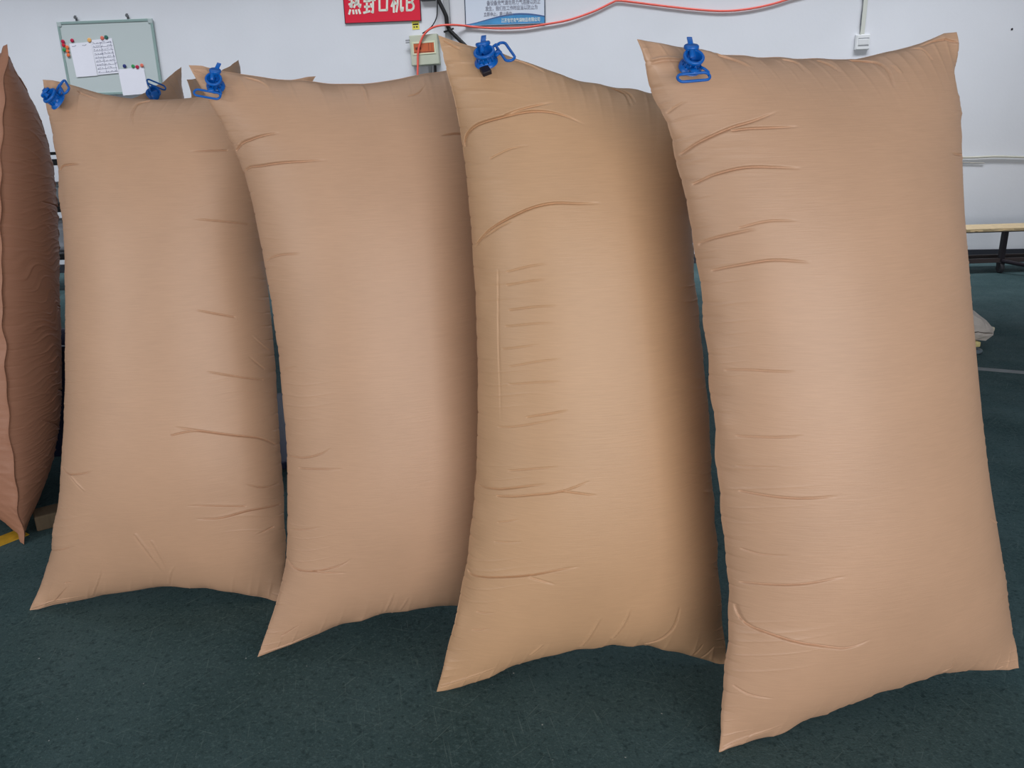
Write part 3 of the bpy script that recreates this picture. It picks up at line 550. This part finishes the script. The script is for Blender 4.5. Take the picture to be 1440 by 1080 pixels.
for ch, x, yb, yt, cw in (('hot', 499, 20, -7, 16.5), ('seal', 519.5, 19, -8, 15.5), ('mouth', 539, 15.5, -6, 12), ('machine', 558.5, 17, -9, 16), ('b', 577, 15.5, -8, 11.5)):
    a_, b_ = Mi @ Vector(onw(x, yb, .02)), Mi @ Vector(onw(x, yt, .02)); hh = b_.z-a_.z; ww = cw*w_/104; th = .0125
    for st in STROKES[ch]:
        P = [Vector((a_.x + (b_.x-a_.x)*q[1] + ww*(q[0]-.5), -.0065, a_.z + hh*q[1])) for q in st]
        for p0, p1 in zip(P, P[1:]):
            d_ = p1-p0; nrm = Vector((-d_.z, 0, d_.x)).normalized()*th; e_ = d_.normalized()*th*.55
            f1 = [lb_.verts.new(v) for v in (p0-e_+nrm, p0-e_-nrm, p1+e_-nrm, p1+e_+nrm)]
            f2 = [lb_.verts.new(v.co + Vector((0, -.0016, 0))) for v in f1]
            lb_.faces.new(f2)
            for k in range(4): lb_.faces.new((f1[k], f1[(k+1) % 4], f2[(k+1) % 4], f2[k]))
obj('lettering', lb_, LW, sg)

# poster
M, w_, h_ = wall_thing((651, -60), (766, -64), (766.5, 33), (655, 38), .015)
ps = empty('poster', M); tag(ps, 'blue and white safety poster in a dark thin frame, cut off at the top', 'poster')
bm = new(); panel(bm, w_, h_, .008); obj('panel', bm, mat('poster_face', (214, 222, 236), .35), ps)
bm = new(); rim(bm, w_+.006, h_+.006, .011, .014); obj('poster_frame', bm, mat('poster_rim', (50, 66, 84), .4), ps)
def band(bm, f0, f1, z0, z1, y, n=28, lo=-1):
    vs = []
    for k in range(n+1):
        x = -.5+k/n; vs.append((bm.verts.new((x*w_*.985, y, z0(x))), bm.verts.new((x*w_*.985, y, z1(x))), bm.verts.new((x*w_*.985, y+.002, z0(x))), bm.verts.new((x*w_*.985, y+.002, z1(x)))))
    for a_, b_ in zip(vs, vs[1:]): bm.faces.new((a_[0], b_[0], b_[1], a_[1])); bm.faces.new((a_[1], b_[1], b_[3], a_[3])); bm.faces.new((a_[0], a_[2], b_[2], b_[0]))
zb = -h_/2+.012
bm = new(); band(bm, 0, 1, lambda x: zb, lambda x: zb+.010+.092*max(0, math.sin(math.pi*min(1, max(0, (x+.5)*.74))))**1.5, -.0055)
obj('blue_wave', bm, mat('wave_blue', (72, 146, 200), .35, noise=.18, scale=3, stretch=(1, 1, 4)), ps)
bm = new(); band(bm, 0, 1, lambda x: zb+.008+.090*max(0, math.sin(math.pi*min(1, max(0, (x+.5)*.74))))**1.5, lambda x: zb+.014+.104*max(0, math.sin(math.pi*min(1, max(0, (x+.5)*.74))))**1.5, -.0062)
obj('wave_edge', bm, mat('wave_navy', (70, 100, 150), .4), ps)
GI = mat('grey_print', (138, 140, 156), .6); Mi = M.inverted()
for s_, x, y, hpx, wpx, m_ in (('备设备充气请勿用力气连接以防止', 722, 3, 6.5, 75, GI), ('发生，我们在工作时应当以防止为', 719, 11, 6.0, 73, GI), ('立即停止，禁止操作。', 701, 19.5, 5.5, 41, GI), ('江苏包装充气袋制品有限公司', 732, 28, 5.5, 54, LW)):
    me, (tw, th) = text_mesh(s_, .06, .0006, .0006)
    c_ = Mi @ Vector(onw(x, y, .02)); o = link('lettering', me, m_, ps); k_ = w_/112
    o.location = (c_.x, -.0072, c_.z); o.scale = (wpx*k_/tw, 1, hpx*k_/th)

# control box with orange display window
M, w_, h_ = wall_thing((576, 50), (615, 47), (618, 90), (578, 93), .11)
cb_ = empty('control_box', M); tag(cb_, 'pale green control box with orange window on the wall under the red sign', 'control box')
BOXG = mat('box_green', (190, 195, 176), .5, noise=.03)
bm = new(); box(bm, (0, .05, 0), (w_, .105, h_), .008); obj('case', bm, BOXG, cb_)
bm = new(); box(bm, (.0, -.006, 0), (w_*.97, .012, h_*.97), .004); obj('door', bm, BOXG, cb_)
bm = new(); rim(bm, w_*.82, h_*.42, .018, .01, -.013); o = obj('window_frame', bm, mat('cream', (214, 216, 186), .5), cb_); o.location = (0, 0, .02)
bm = new(); box(bm, (0, -.0135, 0), (w_*.78, .004, h_*.38)); o = obj('display_window', bm, mat('orange_window', (196, 98, 58), .2, .6, noise=.1), cb_); o.location = (0, 0, .02)
bm = new()
box(bm, (-.07, -.017, -.0), (.075, .004, .03), .002); box(bm, (.06, -.016, .01), (.004, .003, .09)); box(bm, (.1, -.016, .01), (.004, .003, .09)); box(bm, (0, -.016, -.045), (w_*.74, .003, .006))
o = obj('breaker_row', bm, mat('brown_parts', (110, 48, 34), .4), cb_); o.location = (0, 0, .02)
bm = new()
for k in (-1, 1): lathe(bm, [(0, 0), (.008, 0), (.008, .06), (0, .06)], 12, Matrix.Translation((-w_/2-.055, .03, h_/2-.06+.012*k)) @ Matrix.Rotation(math.pi/2, 4, 'Y'))
obj('side_bolt', bm, STEEL, cb_)
M, w_, h_ = wall_thing((579, 29), (589, 28.5), (590, 41), (580, 42), .003)
wl = empty('warning_label', M); tag(wl, 'small yellow warning label on the wall just under the red sign', 'label')
bm = new(); panel(bm, w_, h_, .002); obj('sticker', bm, mat('yellow_label', (226, 216, 90), .5), wl)
bm = new(); box(bm, (0, -.0015, h_*.08), (w_*.8, .001, h_*.16)); box(bm, (-w_*.22, -.0015, -h_*.22), (w_*.2, .001, h_*.12)); box(bm, (w_*.15, -.0015, -h_*.22), (w_*.24, .001, h_*.14)); obj('print', bm, BLACK, wl)

def wtube(name, pts, r, m, label, cat, off=.03, n=10, smooth_=True):
    P = [onw(p[0], p[1], p[2] if len(p) > 2 else off) for p in pts]; P = [Vector(p) for p in P]; c0 = P[0].copy()
    P = catmull([p-c0 for p in P], 10) if smooth_ else [p-c0 for p in P]
    bm = new(); tube(bm, P, r, n); o = obj(name, bm, m, None, True); o.location = c0; return tag(o, label, cat)
wtube('air_hose', [(587, 118, .16), (587.5, 92, .15), (588, 74, .15), (591, 60, .15), (597, 48, .15), (606, 40, .15), (618, 36, .15), (634, 35, .13), (652, 36, .05), (668, 38, .035), (700, 40, .035), (735, 39, .035), (768, 34, .035), (800, 28, .035), (835, 16, .03), (860, 4, .03), (869, 1, .03), (890, 3, .03), (930, 8, .03), (975, 13, .03), (1015, 15.5, .03), (1050, 13, .03), (1085, 6, .03), (1115, -3, .03), (1150, -12, .03)], .0125, HOSE,
      'thin red air hose looping along the wall below the poster', 'hose')
wtube('cable_bundle', [(612, -12, .1), (618, 3, .1), (627, 22, .1), (629, 35, .1), (634, 44, .1), (648, 58, .1), (656, 66, .1)], .024, BLACK, 'thick black cable bundle hanging down beside the control box', 'cable', n=12)
wtube('cord', [(615, -6, .04), (615, 8, .04), (614, 24, .04), (608, 36, .13), (600, 43, .12), (594, 47, .12)], .007, BLACK, 'thin black cord running down from the ceiling to the control box', 'cable')
for x in ((624, 42, 638, 37),):
    P = [Vector(onw(x[0], x[1]+3, .07)), Vector(onw(x[2], x[3]+3, .07))]; bm = new(); tube(bm, [Vector((0, 0, 0)), P[1]-P[0]], .011, 8); o = obj('cable_tie', bm, BLACK); o.location = P[0]; tag(o, 'black cable tie around the thick cable bundle', 'cable tie')
def wall_box(name, px, d, m, label, cat, bev=.004):
    M_, a_, b_ = wall_thing(*px, d/2); bm = new(); box(bm, (0, 0, 0), (a_, d, b_), bev); o = obj(name, bm, m); o.matrix_world = M_; return tag(o, label, cat)
TR = mat('grey_trunking', (168, 170, 172), .6, noise=.06)
wall_box('cable_trunking', ((623, -30), (631, -30.5), (634, 60), (626, 60.5)), .06, TR, 'grey upright trunking on the wall behind the black cables', 'trunking')
wall_box('cable_tray', ((592, -9), (612, -10), (612, .8), (592, 1.5)), .07, mat('dark_tray', (60, 62, 66), .5), 'dark edge of a tray at the top of the wall beside the red sign', 'tray')
for a_, b_, lb in (((603, 93), (606, 93), 'left short pipe running down from under the control box'), ((610, 92), (613, 92), 'right short pipe running down from under the control box')):
    wall_box('conduit', (a_, b_, (b_[0]+2, 135), (a_[0]+2, 135)), .04, TR if a_[0] < 605 else DARK, lb, 'pipe', .003)
# the socket and its conduit, right
M, w_, h_ = wall_thing((1203, 49), (1223.5, 48), (1221.5, 69.5), (1202, 70.5), .035)
so = empty('wall_socket', M); tag(so, 'white surface switch box on the wall above the nearest bag', 'switch')
bm = new(); box(bm, (0, .012, 0), (w_, .045, h_), .006); obj('back_box', bm, WHITE, so)
bm = new(); box(bm, (.005, -.014, 0), (w_*.94, .008, h_*.94), .003); obj('face_plate', bm, WHITE, so)
bm = new(); box(bm, (.01, -.020, -.0), (w_*.72, .009, h_*.38), .004, Matrix.Rotation(math.radians(5), 3, 'X')); obj('rocker', bm, WHITE, so)
SG = mat('shadow_gap', (120, 124, 130), .6)
for z in (.24, -.24): bm = new(); box(bm, (.01, -.0185, z*h_), (w_*.76, .002, .008)); obj('gap_line', bm, SG, so)
wall_box('socket_conduit', ((1212.5, -8), (1218.5, -8), (1217, 48.5), (1211, 49)), .04, mat('conduit_pvc', (206, 208, 200), .5), 'white plastic conduit running down to the switch box', 'conduit')
wtube('cord', [(1214, -10, .03), (1214, 4, .03), (1212.5, 16, .03), (1211, 30, .03), (1210, 46, .03)], .0065, mat('dark_cord', (92, 96, 104), .5), 'dark cord beside the white conduit above the switch box', 'cable')
wtube('wall_pipe', [(1300, 221), (1360, 221.5), (1400, 220), (1440, 221), (1500, 222)], .014, mat('beige_pipe', (206, 204, 192), .5), 'thin beige pipe running level along the wall at the right edge', 'pipe', .03)
wtube('cord', [(1330, 227), (1360, 228.5), (1384, 229)], .005, mat('beige_cord', (196, 192, 182), .5), 'short pale cord below the level pipe at the right', 'cable', .02)
bm = new(); lathe(bm, [(0, 0), (.012, 0), (.012, .006), (0, .008)], 10, Matrix.Rotation(math.pi/2, 4, 'X')); o = obj('nail', bm, DARK); o.matrix_world = frame(onw(1423, 41, .0), WT, (0, 0, 1)); tag(o, 'small dark nail in the bare wall at the upper right', 'nail')

# ---------------------------------------------------------------- work table at the right edge
tb = empty('work_table', loc=(6.0, 8.85, 0)); tag(tb, 'low wooden-topped table on a dark steel frame with castors, against the wall at the right', 'table')
def lt(bm, nm, m, smooth=False): return obj(nm, bm, m, tb, smooth)
bm = new(); box(bm, (.25, 0, .50), (2.9, .42, .035), .004)
r = random.Random(3)
for k in range(40): box(bm, (-1.15+k*.07+r.uniform(-.02, .02), -.212, .50+r.uniform(-.012, .012)), (r.uniform(.03, .1), .006, r.uniform(.006, .014)), .001)
lt(bm, 'table_top', WOOD)
for x, y in ((-.38, -.12), (1.5, -.12), (-.21, .15), (1.5, .15)):
    bm = new(); box(bm, (x, y, .305), (.055, .05, .355), .004); leg = lt(bm, 'leg', DARK)
    bm = new(); lathe(bm, [(0, -.02), (.05, -.02), (.058, -.012), (.058, .012), (.05, .02), (0, .02)], 20, Matrix.Translation((x, y-.01, .059)) @ Matrix.Rotation(math.pi/2, 4, 'Y'))
    box(bm, (x-.027, y, .085), (.006, .03, .07), .002); box(bm, (x+.027, y, .085), (.006, .03, .07), .002); box(bm, (x, y, .122), (.07, .06, .012), .002)
    obj('castor', bm, mat('castor_rubber', (52, 52, 56), .5), leg, False)
bm = new(); box(bm, (.25, -.12, .145), (2.6, .045, .05), .004); box(bm, (.25, .15, .145), (2.6, .045, .05), .004); lt(bm, 'lower_rail', mat('rail_brown', (66, 56, 56), .6))
bm = new(); box(bm, (.25, -.12, .474), (2.7, .04, .02), .003); box(bm, (.25, .15, .474), (2.7, .04, .02), .003); lt(bm, 'upper_rail', DARK)
bm = new(); tube(bm, [Vector((-.38, -.15, .14)), Vector((-.12, -.62, .10)), Vector((-.05, -.75, .04))], .022, 10); lt(bm, 'drawbar', DARK)

# ---------------------------------------------------------------- wrapped pad on the floor, right
def soft_pad():
    root = empty('wrapped_bundle', loc=(3.47, 5.66, 0)); tag(root, 'pale crumpled paper-wrapped bundle with pointed corner on the floor behind the nearest bag', 'bundle')
    # a folded paper wedge: pointed toward the right, ridge running up and back
    rng = random.Random(5)
    outline = [(-.30, -.02), (.12, -.05), (.20, .04), (.10, .22), (-.02, .42), (-.18, .60), (-.42, .62), (-.48, .2)]
    bm = new(); layers = []
    for z, k, sh in ((.045, .90, 0), (.075, 1.0, 0), (.12, .99, .005), (.165, .88, .02), (.19, .66, .03), (.198, .3, .04)):
        ring = []
        P = catmull([Vector((a_, b_, 0)) for a_, b_ in outline], 6, True)
        for i, p in enumerate(P):
            c_ = Vector((-.14, .2, 0)); q_ = c_ + (p-c_)*k
            ring.append(bm.verts.new((q_.x + rng.uniform(-.006, .006), q_.y + rng.uniform(-.006, .006), z*(1.15 + 3.3*max(0, .14-q_.x)) + rng.uniform(-.006, .006))))
        layers.append(ring)
    for a_, b_ in zip(layers, layers[1:]):
        for i in range(len(a_)): j = (i+1) % len(a_); bm.faces.new((a_[i], a_[j], b_[j], b_[i]))
    bm.faces.new(layers[0][::-1]); bm.faces.new(layers[-1])
    obj('wrapping', bm, mat('crumpled_wrap', (190, 182, 176), .7, noise=.1, scale=9, bump=.9, bscale=12), root)
    bm = new(); P = [Vector((-.20+.05*k, -.07-.01*math.sin(k*2.1), .125+.006*math.sin(k*1.7))) for k in range(8)]; tube(bm, P, .003, 6); obj('string', bm, mat('dark_string', (90, 80, 70), .7), root)
    bm = new(); box(bm, (.195, .03, .12), (.035, .025, .02), .006); box(bm, (.215, .03, .125), (.02, .03, .035), .008); obj('knot', bm, mat('knot_paper', (206, 200, 176), .7), root)
    bm = new()
    for k in range(16):
        a_ = k/16; box(bm, (-.28+.36*a_, -.02+rng.uniform(-.02, .02), .03+rng.uniform(-.006, .008)), (.05, .07, .045+rng.uniform(-.01, .01)), .008, Matrix.Rotation(rng.uniform(-.5, .5), 3, 'Z'))
    obj('torn_foam', bm, mat('yellow_foam', (214, 198, 140), .8, noise=.25, scale=30, bump=.6, bscale=40), root)
soft_pad()
bm = new(); P = [Vector((.05*math.cos(a_*math.pi/8), .05*math.sin(a_*math.pi/8), .018)) for a_ in range(16)]; tube(bm, P, .017, 10, closed=True)
o = obj('tape_roll', bm, mat('dull_tape', (96, 108, 116), .3), None, True); o.location = (3.43, 5.49, 0); tag(o, 'dark roll lying on the floor in front of the pale wrapped bundle', 'tape roll')

# ---------------------------------------------------------------- cart between the rows
ct = empty('platform_cart', loc=(-1.5, 3.97, 0)); tag(ct, 'dark navy platform cart on castors behind the kraft bags', 'cart')
bm = new(); box(bm, (0, 0, .145), (.8, 1.1, .04), .006); obj('platform', bm, NAVY, ct)
for x, y in ((-.33, -.48), (.32, -.22), (-.33, .48), (.32, .48)):
    bm = new(); lathe(bm, [(0, -.016), (.04, -.016), (.048, -.01), (.048, .01), (.04, .016), (0, .016)], 20, Matrix.Translation((x, y, .049)) @ Matrix.Rotation(math.pi/2, 4, 'Y'))
    c_ = obj('castor', bm, mat('castor_grey', (120, 122, 126), .4), ct)
    bm = new(); box(bm, (x-.024, y, .08), (.005, .03, .08), .001); box(bm, (x+.024, y, .08), (.005, .03, .08), .001); box(bm, (x, y, .12), (.07, .06, .01), .001); obj('fork', bm, STEEL, c_)
bm = new()
for y in (-.5, .5): tube(bm, [Vector((-.385, y, .15)), Vector((-.385, y, .86))], .018, 10)
tube(bm, [Vector((-.385, -.5, .86)), Vector((-.385, .5, .86))], .018, 10); box(bm, (-.385, 0, .48), (.012, .96, .66), .003); obj('end_panel', bm, NAVY, ct)
bm = new(); box(bm, (0, 0, .035), (.42, .11, .07), .006); o = obj('wood_block', bm, mat('old_timber', (98, 84, 66), .8, noise=.25, scale=6, stretch=(6, 1, 1))); o.location = (-2.0, 3.26, 0); o.rotation_euler = (0, 0, .6); tag(o, 'brown timber block on the floor between the two leftmost bags', 'wood block')

cr_ = empty('shade_box', loc=(-2.46, 4.2, 0)); tag(cr_, 'dark navy box added for the shade on the floor, seen in the slit between the two leftmost bags', 'shade stand-in')
bm = new(); box(bm, (0, 0, .02), (.56, .42, .04), .006)  # box added as a stand-in for the dark shaded floor in the slit
for sx in (-1, 1): box(bm, (sx*.27, 0, .33), (.02, .42, .6), .004)
for sy in (-1, 1): box(bm, (0, sy*.2, .33), (.52, .02, .6), .004)
obj('shade_box_body', bm, NAVY, cr_)
bm = new(); rim(bm, .60, .46, .035, .03, 0, .004); bmesh.ops.transform(bm, matrix=Matrix.Translation((0, 0, .62)) @ Matrix.Rotation(math.pi/2, 4, 'X'), verts=bm.verts); obj('shade_box_rim', bm, NAVY, cr_)

# ---------------------------------------------------------------- rack seen through the slit on the left
rk = empty('storage_rack', loc=(-5.35, 9.75, 0)); tag(rk, 'black steel rack against the wall, seen through the slit between the two leftmost bags', 'rack')
for x in (-.75, .75):
    for y in (-.25, .25): bm = new(); box(bm, (x, y, .85), (.04, .04, 1.7), .003); obj('upright', bm, BLACK, rk)
for z in (.42, .99, 1.53):
    bm = new(); box(bm, (0, 0, z), (1.54, .54, .02), .002)
    for y in (-.26, .26): box(bm, (0, y, z), (1.54, .03, .07), .003)
    obj('shelf', bm, BLACK, rk)
bm = new(); box(bm, (0, -.262, 1.63), (1.5, .02, .035), .002); obj('top_rail', bm, BLACK, rk)
def bundle(x, y, z, s, m, seed, label):
    rng = np.random.default_rng(seed); bm = new(); bmesh.ops.create_icosphere(bm, subdivisions=4, radius=1)
    ph = rng.uniform(0, 6, 6)
    for v in bm.verts:
        p = v.co; k = 1+.06*math.sin(7*p.x+ph[0])*math.sin(6*p.z+ph[1])+.04*math.sin(13*p.y+9*p.z+ph[2])
        q_ = [math.copysign(abs(a_)**.6, a_)*k for a_ in p]; v.co = Vector((q_[0]*s[0], q_[1]*s[1], q_[2]*s[2]))
    zz = min(v.co.z for v in bm.verts)
    for v in bm.verts: v.co.z -= zz
    o = obj('plastic_bundle', bm, m, None, True); o.location = (-5.35+x, 9.75+y, z); return tag(o, label, 'bundle')
PL = mat('cloudy_plastic', (196, 198, 206), .3, .5, noise=.12, scale=9, bump=.8, bscale=14)
bundle(-.05, .0, 1.027, (.5, .2, .13), mat('grey_plastic_wrap', (150, 158, 164), .35, noise=.15, scale=8, bump=.5), 3, 'grey plastic-wrapped bundle on the upper shelf of the black rack')
bundle(0, .0, .457, (.55, .2, .20), PL, 4, 'cloudy plastic-wrapped bundle on the lower shelf of the black rack')
